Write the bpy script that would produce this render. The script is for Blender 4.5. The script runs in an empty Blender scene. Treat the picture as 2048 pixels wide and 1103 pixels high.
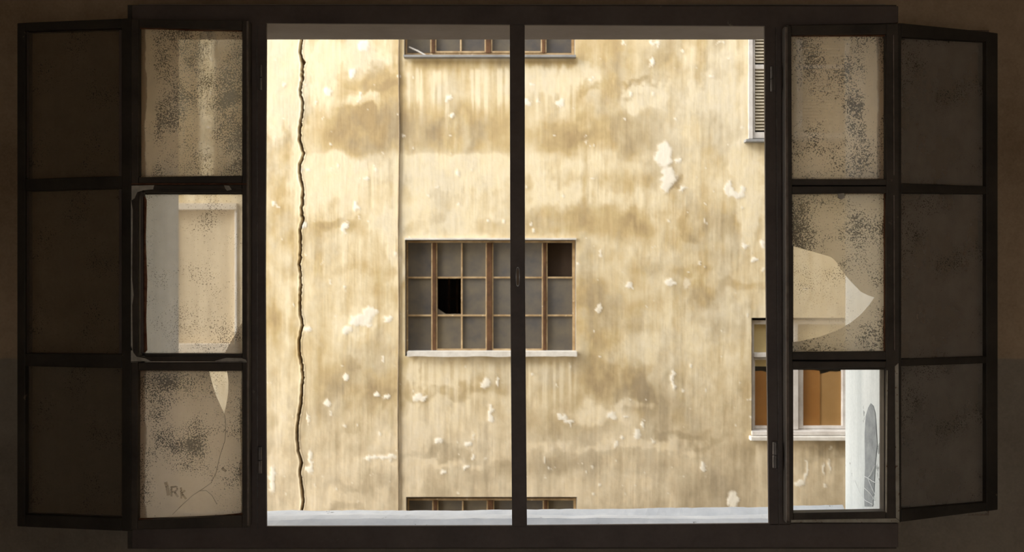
import bpy, bmesh, math, random
import numpy as np
from mathutils import Vector

random.seed(7)
S = bpy.context.scene
COL = S.collection

# ------------------------------------------------------------------ camera
W, H, F = 2048.0, 1103.0, 1950.0          # photograph frame, focal length in pixels
CAM_Y, CAM_Z = -3.0, 1.55                 # camera stands 3 m inside the room
CX, CY = 1024.0, 551.5
cam_d = bpy.data.cameras.new('camera')
cam_d.sensor_width = 36.0
cam_d.lens = 36.0 * F / W
cam_d.clip_start, cam_d.clip_end = 0.05, 200
cam_d.dof.use_dof = True
cam_d.dof.focus_distance = 2.97
cam_d.dof.aperture_fstop = 7.0
cam = bpy.data.objects.new('camera', cam_d)
cam.location = (0, CAM_Y, CAM_Z)
cam.rotation_euler = (math.radians(90), 0, 0)
COL.objects.link(cam)
S.camera = cam

# ------------------------------------------------------------------ sky and exposure
SKY_STRENGTH = 16.2
wd = bpy.data.worlds.new('sky'); S.world = wd; wd.use_nodes = True
nt = wd.node_tree; nt.nodes.clear()
sky = nt.nodes.new('ShaderNodeTexSky'); sky.sky_type = 'HOSEK_WILKIE'
sky.sun_direction = (-0.80, -0.30, 0.52); sky.turbidity = 8.0; sky.ground_albedo = 0.4
hs = nt.nodes.new('ShaderNodeHueSaturation'); hs.inputs['Saturation'].default_value = 0.25
bg = nt.nodes.new('ShaderNodeBackground'); bg.inputs['Strength'].default_value = SKY_STRENGTH
wo = nt.nodes.new('ShaderNodeOutputWorld')
nt.links.new(sky.outputs[0], hs.inputs['Color']); nt.links.new(hs.outputs[0], bg.inputs[0])
nt.links.new(bg.outputs[0], wo.inputs[0])

S.view_settings.view_transform = 'Standard'
S.view_settings.look = 'None'
S.view_settings.gamma = 1.0
S.view_settings.use_curve_mapping = False
S.view_settings.exposure = 0.0
S.cycles.max_bounces = 14
S.cycles.diffuse_bounces = 8
S.cycles.transparent_max_bounces = 24
S.cycles.sample_clamp_indirect = 8.0

# ------------------------------------------------------------------ helpers
def wx(px, y): return (px - CX) / F * (y - CAM_Y)
def wz(py, y): return CAM_Z + (CY - py) / F * (y - CAM_Y)
def P(px, py, y): return Vector((wx(px, y), y, wz(py, y)))

WORLD_LOC = {}
def tag(o, label=None, cat=None, group=None, kind=None):
    if label: o['label'] = label
    if cat: o['category'] = cat
    if group: o['group'] = group
    if kind: o['kind'] = kind
    return o

def empty(name, loc, parent=None):
    o = bpy.data.objects.new(name, None); COL.objects.link(o)
    loc = Vector(loc); WORLD_LOC[o.name] = loc
    o.empty_display_size = 0.1
    if parent is not None:
        o.parent = parent; o.location = loc - WORLD_LOC[parent.name]
    else:
        o.location = loc
    return o

def mk(name, verts, faces, mats, parent=None, mat_idx=None, smooth=False, bevel=0.0, origin=None):
    """One mesh object from world-space vertices."""
    verts = [Vector(v) for v in verts]
    if origin is None:
        lo = Vector((min(v[i] for v in verts) for i in range(3))); hi = Vector((max(v[i] for v in verts) for i in range(3)))
        origin = (lo + hi) / 2
    me = bpy.data.meshes.new(name)
    me.from_pydata([tuple(v - origin) for v in verts], [], faces)
    if not isinstance(mats, (list, tuple)): mats = [mats]
    for m in mats: me.materials.append(m)
    if mat_idx is not None: me.polygons.foreach_set('material_index', mat_idx)
    me.validate(); 
    bm = bmesh.new(); bm.from_mesh(me); bmesh.ops.recalc_face_normals(bm, faces=bm.faces); bm.to_mesh(me); bm.free()
    if smooth: me.polygons.foreach_set('use_smooth', [True] * len(me.polygons))
    o = bpy.data.objects.new(name, me); COL.objects.link(o)
    WORLD_LOC[o.name] = origin
    if parent is not None:
        o.parent = parent; o.location = origin - WORLD_LOC[parent.name]
    else:
        o.location = origin
    if bevel:
        b = o.modifiers.new('bevel', 'BEVEL'); b.width = bevel; b.segments = 2; b.limit_method = 'ANGLE'
    return o

class MB:
    def __init__(s): s.v = []; s.f = []; s.mi = []
    def hexa(s, front, off, mi=0):
        b = len(s.v); off = Vector(off)
        s.v += [Vector(p) for p in front] + [Vector(p) + off for p in front]
        n = len(front)
        s.f.append(tuple(b + i for i in range(n))); s.f.append(tuple(b + n + i for i in reversed(range(n))))
        for i in range(n):
            j = (i + 1) % n
            s.f.append((b + i, b + n + i, b + n + j, b + j))
        s.mi += [mi] * (n + 2)
        return s
    def box(s, x0, x1, y0, y1, z0, z1, mi=0):
        return s.hexa([(x0, y0, z0), (x1, y0, z0), (x1, y0, z1), (x0, y0, z1)], (0, y1 - y0, 0), mi)
    def rect(s, px0, py0, px1, py1, y0, y1, mi=0):
        """Box whose front face covers the given photo rectangle at depth y0."""
        return s.hexa([P(px0, py0, y0), P(px1, py0, y0), P(px1, py1, y0), P(px0, py1, y0)], (0, y1 - y0, 0), mi)
    def quad(s, pts, y0, y1, mi=0):
        return s.hexa([P(a, b, y0) for a, b in pts], (0, y1 - y0, 0), mi)
    def build(s, name, mat, parent=None, bevel=0.0, smooth=False):
        return mk(name, s.v, s.f, mat, parent, s.mi, smooth, bevel)

def tube(pts, r, n=8):
    """Vertices and faces of a tube along world points."""
    pts = [Vector(p) for p in pts]; v = []; f = []
    for i, p in enumerate(pts):
        d = (pts[min(i + 1, len(pts) - 1)] - pts[max(i - 1, 0)]).normalized()
        a = d.orthogonal().normalized() if abs(d.y) > .95 else d.cross(Vector((0, 1, 0))).normalized()
        b = d.cross(a)
        for k in range(n):
            t = 2 * math.pi * k / n
            v.append(p + a * (r * math.cos(t)) + b * (r * math.sin(t)))
    for i in range(len(pts) - 1):
        for k in range(n):
            k2 = (k + 1) % n
            f.append((i * n + k, i * n + k2, (i + 1) * n + k2, (i + 1) * n + k))
    f.append(tuple(range(n))); f.append(tuple((len(pts) - 1) * n + k for k in reversed(range(n))))
    return v, f

# ------------------------------------------------------------------ materials
def new_mat(name):
    m = bpy.data.materials.new(name); m.use_nodes = True
    t = m.node_tree; t.nodes.clear()
    out = t.nodes.new('ShaderNodeOutputMaterial')
    return m, t, out
def N(t, typ, **kw):
    n = t.nodes.new(typ)
    for k, v in kw.items():
        if k in n.inputs: n.inputs[k].default_value = v
        else: setattr(n, k, v)
    return n
def L(t, a, b): t.links.new(a, b)
def ramp(t, fac, stops):
    r = t.nodes.new('ShaderNodeValToRGB'); L(t, fac, r.inputs[0])
    e = r.color_ramp.elements
    e[0].position, e[0].color = stops[0][0], tuple(stops[0][1]) + (1,)
    e[1].position, e[1].color = stops[-1][0], tuple(stops[-1][1]) + (1,)
    for p, c in stops[1:-1]:
        x = e.new(p); x.color = tuple(c) + (1,)
    return r
def mixc(t, fac, a, b, blend='MIX'):
    m = t.nodes.new('ShaderNodeMix'); m.data_type = 'RGBA'; m.blend_type = blend
    for sock, val in ((m.inputs[0], fac), (m.inputs[6], a), (m.inputs[7], b)):
        if hasattr(val, 'is_output'): L(t, val, sock)
        elif isinstance(val, (int, float)): sock.default_value = val
        else: sock.default_value = tuple(val) + (1,)
    return m.outputs[2]
def math_(t, op, a, b=0.0, clamp=False):
    m = t.nodes.new('ShaderNodeMath'); m.operation = op; m.use_clamp = clamp
    for s, v in zip(m.inputs, (a, b)):
        if hasattr(v, 'is_output'): L(t, v, s)
        else: s.default_value = v
    return m.outputs[0]
def maprange(t, v, a, b, c=0.0, d=1.0, smooth=True):
    m = t.nodes.new('ShaderNodeMapRange'); m.interpolation_type = 'SMOOTHSTEP' if smooth else 'LINEAR'
    L(t, v, m.inputs[0])
    for i, x in zip((1, 2, 3, 4), (a, b, c, d)): m.inputs[i].default_value = x
    return m.outputs[0]
def noise(t, vec, scale, detail=4.0, rough=0.55):
    n = N(t, 'ShaderNodeTexNoise', Scale=scale, Detail=detail, Roughness=rough)
    L(t, vec, n.inputs['Vector']); return n.outputs[0]
def mapping(t, vec, scale=(1, 1, 1), loc=(0, 0, 0)):
    m = N(t, 'ShaderNodeMapping'); m.inputs['Scale'].default_value = scale; m.inputs['Location'].default_value = loc
    L(t, vec, m.inputs[0]); return m.outputs[0]

def surf(name, c1, c2, scale=6.0, rough=0.8, spec=0.3, metallic=0.0, bump=0.15, streak=False, c3=None, wear=0.0, fine=60):
    """General weathered surface: two tones by cloudy noise, optional vertical streaks, optional worn spots of a third tone."""
    m, t, out = new_mat(name)
    g = N(t, 'ShaderNodeNewGeometry'); pos = g.outputs['Position']
    v = mapping(t, pos, (3.0, 3.0, 0.35)) if streak else pos
    n1 = noise(t, v, scale, 6)
    n2 = noise(t, pos, fine, 3)
    f = math_(t, 'ADD', math_(t, 'MULTIPLY', n1, .8), math_(t, 'MULTIPLY', n2, .2))
    col = ramp(t, f, [(.32, c1), (.68, c2)]).outputs[0]
    if c3 is not None:
        n3 = noise(t, mapping(t, pos, (1, 1, 1), (3.1, 7.7, 1.3)), scale * 2.4, 8, .65)
        col = mixc(t, maprange(t, n3, .66 - wear, .70 - wear), col, c3)
    b = N(t, 'ShaderNodeBsdfPrincipled', Roughness=rough, Metallic=metallic)
    b.inputs['Specular IOR Level'].default_value = spec
    L(t, col, b.inputs['Base Color'])
    bp = N(t, 'ShaderNodeBump', Strength=bump, Distance=.01); L(t, f, bp.inputs['Height']); L(t, bp.outputs[0], b.inputs['Normal'])
    L(t, b.outputs[0], out.inputs[0])
    return m

M = {}
M['frame'] = surf('frame_paint', (.070, .050, .043), (.135, .102, .086), 5, .55, .35, c3=(.20, .16, .12), wear=-.02)
M['sash'] = surf('sash_paint', (.035, .027, .020), (.085, .066, .050), 7, .6, .3, c3=(.16, .12, .085), wear=-.01)
M['sash_shaded'] = surf('sash_shaded_paint', (.020, .016, .012), (.050, .040, .030), 7, .6, .3, c3=(.12, .09, .065), wear=-.02)  # darker copy of the sash paint, puts the outer halves' shade into the colour
M['putty'] = surf('putty', (.34, .31, .26), (.55, .51, .44), 30, .9, .1)
M['lit_worn_edge'] = surf('lit_worn_edge', (.30, .26, .20), (.50, .46, .38), 25, .8, .2, c3=(.14, .07, .04), wear=.06)  # pale tone paints light caught along leaf edges; also colours the pane cracks
M['rust_edge'] = surf('rust_edge', (.10, .035, .02), (.22, .10, .055), 60, .9, .1)
M['metal'] = surf('hinge_metal', (.10, .085, .075), (.20, .17, .15), 40, .45, .5, metallic=.4)
M['reveal'] = surf('reveal_white', (.58, .62, .62), (.84, .87, .86), 3.5, .9, .15, streak=True, c3=(.36, .38, .38), wear=-.01, fine=90)
M['sill_stone'] = surf('sill_stone', (.70, .73, .77), (.90, .92, .94), 7, .85, .2, c3=(.16, .16, .17), wear=0.0)
M['patch'] = surf('bare_cement', (.25, .27, .28), (.40, .42, .43), 25, .95, .1, fine=150)
M['web'] = surf('cobweb', (.75, .78, .78), (.85, .87, .87), 10, .9, .1)
M['soffit'] = surf('soffit_paint', (.26, .22, .195), (.33, .285, .255), 4, .9, .1, c3=(.20, .17, .15), wear=-.04)
M['ext_plaster'] = surf('exterior_plaster', (.26, .22, .16), (.38, .33, .25), 1.5, .9, .1)
M['ground'] = surf('courtyard_paving', (.12, .11, .095), (.20, .18, .155), 2, .9, .1)
M['int_floor'] = surf('room_floor', (.30, .25, .20), (.45, .39, .32), 3, .8, .2)
M['int_plain'] = surf('room_plaster', (.46, .38, .29), (.58, .49, .38), 2, .9, .1)
M['fac_steel'] = surf('facade_window_steel', (.30, .19, .085), (.58, .43, .25), 9, .6, .3, c3=(.70, .58, .40), wear=.03, fine=30)
M['fac_dark'] = surf('facade_window_post', (.06, .032, .018), (.17, .085, .04), 8, .7, .2, fine=30)
M['fac_trim'] = surf('facade_window_sill', (.62, .58, .52), (.85, .82, .76), 8, .9, .1, fine=40)
M['fac_slate'] = surf('facade_slate_sill', (.24, .24, .24), (.38, .38, .38), 8, .8, .2, fine=40)
M['white_wood'] = surf('white_painted_wood', (.50, .46, .42), (.74, .71, .68), 6, .8, .2, c3=(.34, .28, .22), wear=-.02, fine=40)
M['grey_wood'] = surf('grey_painted_wood', (.36, .36, .37), (.52, .52, .53), 6, .8, .2, fine=40)
M['slat'] = surf('shutter_slat_paint', (.50, .44, .34), (.66, .60, .48), 10, .8, .2, fine=40)
M['card_o'] = surf('cardboard_orange', (.40, .175, .045), (.48, .23, .07), 3, .9, .1, fine=30)
M['card_t'] = surf('cardboard_tan', (.42, .24, .09), (.52, .31, .13), 3, .9, .1, fine=30)
M['blind'] = surf('yellowed_blind', (.72, .58, .30), (.82, .68, .38), 3, .9, .1, fine=30)
M['dark_room'] = surf('far_room', (.20, .15, .11), (.30, .23, .17), 3, .95, .05)
M['cable'] = surf('old_cable', (.20, .15, .09), (.34, .27, .18), 6, .8, .2)
M['board'] = surf('tan_board', (.62, .50, .33), (.76, .63, .43), 5, .9, .1, streak=True, fine=30)
M['lintel'] = surf('grey_lintel', (.62, .54, .42), (.72, .64, .52), 5, .9, .1, fine=30)

# window-side wall of the room: grimy, with a painted dado in its lower part
def room_wall():
    m, t, out = new_mat('room_wall_grimy')
    g = N(t, 'ShaderNodeNewGeometry'); pos = g.outputs['Position']
    sx = N(t, 'ShaderNodeSeparateXYZ'); L(t, pos, sx.inputs[0])
    n1 = noise(t, pos, 2.2, 6); n2 = noise(t, pos, 14, 8, .7); n3 = noise(t, pos, 120, 2)
    f = math_(t, 'ADD', math_(t, 'ADD', math_(t, 'MULTIPLY', n1, .5), math_(t, 'MULTIPLY', n2, .35)), math_(t, 'MULTIPLY', n3, .15))
    up = ramp(t, f, [(.33, (.22, .145, .085)), (.66, (.44, .32, .21))]).outputs[0]
    lo = ramp(t, f, [(.33, (.17, .135, .10)), (.66, (.30, .25, .19))]).outputs[0]
    dado = maprange(t, math_(t, 'ADD', sx.outputs[2], math_(t, 'MULTIPLY', n2, .012)), 1.285, 1.295)
    col = mixc(t, dado, lo, up)
    b = N(t, 'ShaderNodeBsdfPrincipled', Roughness=.9); b.inputs['Specular IOR Level'].default_value = .12
    L(t, col, b.inputs['Base Color'])
    bp = N(t, 'ShaderNodeBump', Strength=.25, Distance=.01); L(t, f, bp.inputs['Height']); L(t, bp.outputs[0], b.inputs['Normal'])
    L(t, b.outputs[0], out.inputs[0]); return m
M['room_wall'] = room_wall()

# facade plaster: stain pattern comes in as a mesh colour attribute, fine grain by noise
def facade_mat():
    m, t, out = new_mat('facade_plaster')
    a = N(t, 'ShaderNodeAttribute', attribute_name='plaster')
    g = N(t, 'ShaderNodeNewGeometry'); pos = g.outputs['Position']
    n1 = noise(t, pos, 9, 6, .65); n2 = noise(t, mapping(t, pos, (14, 1, 1.2)), 2.0, 4)
    f = math_(t, 'ADD', math_(t, 'MULTIPLY', n1, .6), math_(t, 'MULTIPLY', n2, .4))
    col = mixc(t, .42, a.outputs['Color'], ramp(t, f, [(.35, (.45, .43, .40)), (.62, (.58, .58, .58))]).outputs[0], 'OVERLAY')
    b = N(t, 'ShaderNodeBsdfPrincipled', Roughness=.92); b.inputs['Specular IOR Level'].default_value = .08
    L(t, col, b.inputs['Base Color'])
    bp = N(t, 'ShaderNodeBump', Strength=.3, Distance=.02); L(t, f, bp.inputs['Height']); L(t, bp.outputs[0], b.inputs['Normal'])
    L(t, b.outputs[0], out.inputs[0]); return m
M['facade'] = facade_mat()

def clear_glass():
    m, t, out = new_mat('clear_glass')
    tr = N(t, 'ShaderNodeBsdfTransparent'); tr.inputs[0].default_value = (.97, .98, .97, 1)
    L(t, tr.outputs[0], out.inputs[0]); return m
M['clear'] = clear_glass()

def grime(name, base, var, tint1, tint2, speck=.5, seed=0.0, diff=.3, streak=0.0, strip=None, edge=(.20, .12, .07), edge_l=0.0, edge_r=0.0, gloss=.04, clumps=()):
    """Dusty pane: clear glass under a dust layer that scatters light through, black mould specks, rusty runs along the edges."""
    m, t, out = new_mat(name)
    tc = N(t, 'ShaderNodeTexCoord'); gen = tc.outputs['Generated']; ob = mapping(t, tc.outputs['Object'], (1, 1, 1), (seed, seed * .37, seed * 1.9))
    sx = N(t, 'ShaderNodeSeparateXYZ'); L(t, gen, sx.inputs[0])
    n1 = noise(t, ob, 9, 6, .6); n2 = noise(t, ob, 8, 5, .6); n3 = noise(t, ob, 260, 3, .6); n4 = noise(t, mapping(t, ob, (45, 1, 4)), 1.0, 4)
    op = math_(t, 'ADD', base, math_(t, 'MULTIPLY', math_(t, 'SUBTRACT', n1, .5), var))
    if streak: op = math_(t, 'ADD', op, math_(t, 'MULTIPLY', math_(t, 'SUBTRACT', n4, .5), streak))
    if strip:                                      # a wiped band where the dust is thin
        c, w, a = strip
        d = math_(t, 'ABSOLUTE', math_(t, 'SUBTRACT', math_(t, 'ADD', sx.outputs[0], math_(t, 'MULTIPLY', math_(t, 'SUBTRACT', n1, .5), .10)), c))
        op = math_(t, 'SUBTRACT', op, math_(t, 'MULTIPLY', maprange(t, d, w, w * .25), a))
    col = mixc(t, n1, tint1, tint2)
    wob = math_(t, 'MULTIPLY', math_(t, 'SUBTRACT', n2, .5), .10)
    ex = math_(t, 'ADD', sx.outputs[0], wob)
    em = None
    if edge_l: em = maprange(t, ex, edge_l, edge_l * .8)
    if edge_r:
        e2 = maprange(t, ex, 1 - edge_r, 1 - edge_r * .8)
        em = e2 if em is None else math_(t, 'MAXIMUM', em, e2)
    if em is not None:
        col = mixc(t, math_(t, 'MULTIPLY', em, .75), col, edge)
        op = math_(t, 'MAXIMUM', op, math_(t, 'MULTIPLY', em, .9))
    # dust gathers in the glazing rebate on all four sides
    ez = math_(t, 'MINIMUM', sx.outputs[2], math_(t, 'SUBTRACT', 1.0, sx.outputs[2]))
    exx = math_(t, 'MINIMUM', sx.outputs[0], math_(t, 'SUBTRACT', 1.0, sx.outputs[0]))
    rim = maprange(t, math_(t, 'ADD', math_(t, 'MINIMUM', ez, exx), math_(t, 'MULTIPLY', math_(t, 'SUBTRACT', n3, .5), .05)), .022, .004)
    col = mixc(t, math_(t, 'MULTIPLY', rim, .7), col, (.12, .06, .035))
    op = math_(t, 'MAXIMUM', op, rim)
    for (gx, gz, rx, rz, am) in clumps:            # mould colonies
        dx = math_(t, 'DIVIDE', math_(t, 'SUBTRACT', sx.outputs[0], gx), rx); dz = math_(t, 'DIVIDE', math_(t, 'SUBTRACT', sx.outputs[2], gz), rz)
        d2 = math_(t, 'ADD', math_(t, 'MULTIPLY', dx, dx), math_(t, 'MULTIPLY', dz, dz))
        n2 = math_(t, 'ADD', n2, math_(t, 'MULTIPLY', maprange(t, d2, 1.0, 0.0), am))
    th = math_(t, 'SUBTRACT', 1.02 - .12 * speck, math_(t, 'MULTIPLY', n2, .72))
    sp = math_(t, 'MULTIPLY', maprange(t, math_(t, 'SUBTRACT', n3, th), 0, .05), .85)
    tl = N(t, 'ShaderNodeBsdfTranslucent'); L(t, col, tl.inputs[0])
    df = N(t, 'ShaderNodeBsdfDiffuse'); L(t, col, df.inputs[0])
    mx = N(t, 'ShaderNodeMixShader', Fac=diff); L(t, tl.outputs[0], mx.inputs[1]); L(t, df.outputs[0], mx.inputs[2])
    dk = N(t, 'ShaderNodeBsdfDiffuse'); dk.inputs[0].default_value = (.035, .026, .018, 1)
    mx2 = N(t, 'ShaderNodeMixShader'); L(t, sp, mx2.inputs[0]); L(t, mx.outputs[0], mx2.inputs[1]); L(t, dk.outputs[0], mx2.inputs[2])
    tr = N(t, 'ShaderNodeBsdfTransparent'); tr.inputs[0].default_value = (.93, .92, .92, 1)
    gl = N(t, 'ShaderNodeBsdfGlossy', Roughness=.15)
    cl = N(t, 'ShaderNodeMixShader', Fac=gloss); L(t, tr.outputs[0], cl.inputs[1]); L(t, gl.outputs[0], cl.inputs[2])
    opc = math_(t, 'MAXIMUM', math_(t, 'MINIMUM', math_(t, 'MAXIMUM', op, 0.02), 0.98), sp)
    fin = N(t, 'ShaderNodeMixShader'); L(t, opc, fin.inputs[0]); L(t, cl.outputs[0], fin.inputs[1]); L(t, mx2.outputs[0], fin.inputs[2])
    L(t, fin.outputs[0], out.inputs[0])
    return m

# dusty panes of the facade windows: dull glass that mirrors a little sky
def facade_glass():
    m, t, out = new_mat('facade_dusty_glass')
    tc = N(t, 'ShaderNodeTexCoord'); oi = N(t, 'ShaderNodeObjectInfo')
    sx = N(t, 'ShaderNodeSeparateXYZ'); L(t, tc.outputs['Generated'], sx.inputs[0])
    add = N(t, 'ShaderNodeVectorMath', operation='ADD'); L(t, tc.outputs['Object'], add.inputs[0])
    sc = N(t, 'ShaderNodeVectorMath', operation='SCALE'); sc.inputs[0].default_value = (31, 17, 23); L(t, oi.outputs['Random'], sc.inputs['Scale'])
    L(t, sc.outputs[0], add.inputs[1])
    n1 = noise(t, add.outputs[0], 5, 4)
    f = math_(t, 'ADD', math_(t, 'MULTIPLY', n1, .8), math_(t, 'MULTIPLY', oi.outputs['Random'], .25))
    col = ramp(t, f, [(.30, (.085, .080, .082)), (.75, (.185, .155, .108))]).outputs[0]
    b = N(t, 'ShaderNodeBsdfPrincipled', Roughness=.22); b.inputs['Specular IOR Level'].default_value = .5
    L(t, col, b.inputs['Base Color']); L(t, b.outputs[0], out.inputs[0]); return m
M['fac_glass'] = facade_glass()

D1, D2 = (.72, .60, .47), (.86, .74, .61)
M['g_l1'] = grime('dust_sash_left_top', .80, .40, D1, (.84, .70, .53), .95, 1.0, .2, .15, (.66, .10, .50), edge_l=.09, clumps=((.86, .52, .16, .07, .10), (.90, .45, .20, .7, .10), (.45, .6, .3, .5, .05), (.08, .5, .12, .8, -.2)))
M['g_l2'] = grime('dust_shard', .75, .2, D1, D2, .2, 2.0, .25)
M['g_l3'] = grime('dust_sash_left_bottom', .88, .25, D1, (.86, .76, .66), .8, 3.0, .25, .08, edge_l=.10, edge_r=.03, clumps=((.45, .55, .38, .14, .12), (.25, .92, .35, .10, .14), (.5, .15, .5, .22, -.2)))
M['g_r1'] = grime('dust_sash_right_top', .86, .30, D1, (.82, .72, .58), .75, 4.0, .22, .15, edge_r=.12, clumps=((.66, .40, .14, .16, .09), (.62, .10, .20, .10, .14), (.2, .85, .25, .15, .06), (.85, .6, .12, .5, -.15)))
M['g_r2'] = grime('dust_sash_right_middle', .87, .25, (.62, .56, .46), (.80, .73, .62), .85, 5.0, .22, .12, edge_r=.05, clumps=((.70, .14, .2, .12, .14), (.12, .75, .2, .25, .10), (.7, .75, .2, .15, .05)))
M['g_b1'] = grime('dust_fixed_light', .46, .20, (.56, .50, .45), (.66, .60, .55), .45, 6.0, .2, .10)
M['g_b2'] = grime('dust_fixed_heavier', .60, .25, D1, (.80, .69, .52), .4, 7.0, .2, .1)
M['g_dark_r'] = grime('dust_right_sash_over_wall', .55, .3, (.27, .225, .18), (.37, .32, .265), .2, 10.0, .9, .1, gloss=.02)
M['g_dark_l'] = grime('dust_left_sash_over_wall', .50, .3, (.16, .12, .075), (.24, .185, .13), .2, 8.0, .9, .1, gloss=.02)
M['g_smudge'] = grime('smudge_dirt', .38, .6, (.50, .40, .30), (.58, .47, .36), .2, 9.0, .2)

# ------------------------------------------------------------------ room shell
WALL_IN, WALL_OUT = .14, .40
HX = 671 / F * (WALL_OUT - CAM_Y)                      # half width of the masonry opening
ZT, ZB = wz(75, WALL_OUT), wz(1031, WALL_OUT)          # soffit and sill heights

def wall_with_hole():
    b = MB()
    X0, X1, Z0, Z1 = -12, 12, -4.5, 8.2
    for (x0, x1, z0, z1) in ((X0, -HX, Z0, Z1), (HX, X1, Z0, Z1), (-HX, HX, ZT, Z1), (-HX, HX, Z0, ZB)):
        b.box(x0, x1, WALL_IN, WALL_OUT, z0, z1)
    o = b.build('wall_window', [M['room_wall'], M['ext_plaster']])
    me = o.data
    for p in me.polygons:
        c = p.center + o.location
        if p.normal.y > .5: p.material_index = 1
    return tag(o, kind='structure')
wall = wall_with_hole()
RX, RY0, RZ = 3.0, -4.6, 3.0
tag(MB().box(-RX, RX, RY0, WALL_IN, -.15, 0).build('floor', M['int_floor']), kind='structure')
tag(MB().box(-RX, RX, RY0, WALL_IN, RZ, RZ + .15).build('ceiling', M['int_plain']), kind='structure')
tag(MB().box(-RX - .2, -RX, RY0 - .2, WALL_IN, -.15, RZ + .15).build('wall_left', M['int_plain']), kind='structure')
tag(MB().box(RX, RX + .2, RY0 - .2, WALL_IN, -.15, RZ + .15).build('wall_right', M['int_plain']), kind='structure')
# back wall, behind the camera, with an unseen doorway added to let fill daylight into the room
DW, DH = FILL_DOOR = (1.3, 2.1)
b = MB(); b.box(-RX, .15 - DW / 2, RY0 - .2, RY0, 0, RZ); b.box(.15 + DW / 2, RX, RY0 - .2, RY0, 0, RZ); b.box(.15 - DW / 2, .15 + DW / 2, RY0 - .2, RY0, DH, RZ)
tag(b.build('wall_back', M['int_plain']), kind='structure')

# lining of the opening: white jambs, soffit and stone sill (thin slabs set on the masonry)
e = .006
yi = .055
tag(MB().box(-HX - .02, -HX + e, yi, WALL_OUT + .004, ZB, ZT).build('jamb', M['reveal'], wall), 'white plastered left jamb')
jr = tag(MB().box(HX - e, HX + .02, yi, WALL_OUT + .004, ZB, ZT).build('jamb', M['reveal'], wall), 'white flaking right jamb')
tag(MB().box(-HX, HX, yi, WALL_OUT + .004, ZT - e, ZT + .02).build('soffit', M['soffit'], wall), 'grey painted soffit over the opening')
def sill_mesh():
    xs = np.linspace(-HX, HX, 120); ys = np.linspace(yi, WALL_OUT + .05, 8)
    rng = np.random.RandomState(3)
    zt = ZB + .012 + .003 * rng.randn(len(xs), len(ys)).cumsum(0) * .25
    v = []; f = []
    nx, ny = len(xs), len(ys)
    for i in range(nx):
        for j in range(ny): v.append((xs[i], ys[j], zt[i, j] - (.01 if j == ny - 1 else 0)))
    for i in range(nx):
        for j in range(ny): v.append((xs[i], ys[j], ZB - .003))
    q = nx * ny
    for i in range(nx - 1):
        for j in range(ny - 1):
            a = i * ny + j
            f.append((a, a + ny, a + ny + 1, a + 1)); f.append((q + a, q + a + 1, q + a + ny + 1, q + a + ny))
    for i in range(nx - 1):
        for j in (0, ny - 1):
            a = i * ny + j; f.append((a, a + ny, q + a + ny, q + a))
    for j in range(ny - 1):
        for i in (0, nx - 1):
            a = i * ny + j; f.append((a, a + 1, q + a + 1, q + a))
    return v, f
v, f = sill_mesh()
tag(mk('sill', v, f, M['sill_stone'], wall), 'pale grey chipped stone sill')

# bare cement patch on the right jamb, with flaked white edge and cobweb threads
def jamb_pt(px, py):
    y = (HX - e - .002) * F / (px - CX) + CAM_Y
    return Vector((HX - e - .002, y, wz(py, y)))
pp = [(1741, 806), (1736, 815), (1731, 832), (1729, 870), (1730, 930), (1728, 985), (1729, 1012), (1745, 1012), (1748, 980), (1750, 930), (1754, 890), (1752, 850), (1750, 825), (1746, 811)]
mk('cement_patch', *(lambda b: (b.v, b.f))(MB().hexa([jamb_pt(a, c) for a, c in pp], (.004, 0, 0))), M['patch'], jr)

# ------------------------------------------------------------------ the opposite building
FY = 7.5
FS = F / (FY - CAM_Y)              # photo pixels per metre on the facade
def fpx(X): return CX + X * FS
def fpy(Z): return CY - (Z - CAM_Z) * FS

CRACK = [(604, -400), (600, -200), (606, -60), (602, 20), (605, 75), (603, 90), (600, 105), (606, 122), (605, 140), (605, 160), (600, 180), (606, 205), (605, 225), (600, 255), (599, 280),
         (608, 305), (606, 316), (599, 329), (600, 345), (607, 380), (603, 420), (606, 440), (600, 460), (602, 500), (601, 520), (598, 528),
         (601, 540), (602, 575), (600, 600), (600, 625), (605, 650), (598, 680), (600, 705), (604, 730), (606, 755), (603, 800), (598, 830),
         (594, 865), (597, 900), (603, 925), (600, 945), (605, 980), (607, 1000), (603, 1033), (606, 1100), (600, 1250), (604, 1600)]

# window openings in the facade (photo pixels on the facade plane)
OPEN = {'mid': (810, 478, 1152, 712), 'top': (808, -117, 1150, 117), 'low': (812, 993, 1154, 1227),
        'shut': (1497, -60, 1706, 281), 'card': (1503, 635, 1706, 872), 'blind': (338, 418, 471, 688)}

def vnoise(x, y, seed):
    """Smooth value noise on a lattice."""
    rng = np.random.RandomState(seed); tab = rng.rand(257, 257)
    xi = np.floor(x).astype(int); yi_ = np.floor(y).astype(int); xf = x - xi; yf = y - yi_
    xf = xf * xf * (3 - 2 * xf); yf = yf * yf * (3 - 2 * yf)
    a = tab[xi % 257, yi_ % 257]; b_ = tab[(xi + 1) % 257, yi_ % 257]; c = tab[xi % 257, (yi_ + 1) % 257]; d = tab[(xi + 1) % 257, (yi_ + 1) % 257]
    return (a * (1 - xf) + b_ * xf) * (1 - yf) + (c * (1 - xf) + d * xf) * yf
def fbm(x, y, seed, oct=5, gain=.55):
    r = np.zeros_like(x); amp = 1.0; tot = 0
    for k in range(oct):
        r += amp * vnoise(x * 2 ** k + 13.7 * k, y * 2 ** k + 7.1 * k, seed + k); tot += amp; amp *= gain
    return r / tot
def sstep(a, b_, x):
    t = np.clip((x - a) / (b_ - a), 0, 1); return t * t * (3 - 2 * t)

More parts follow.
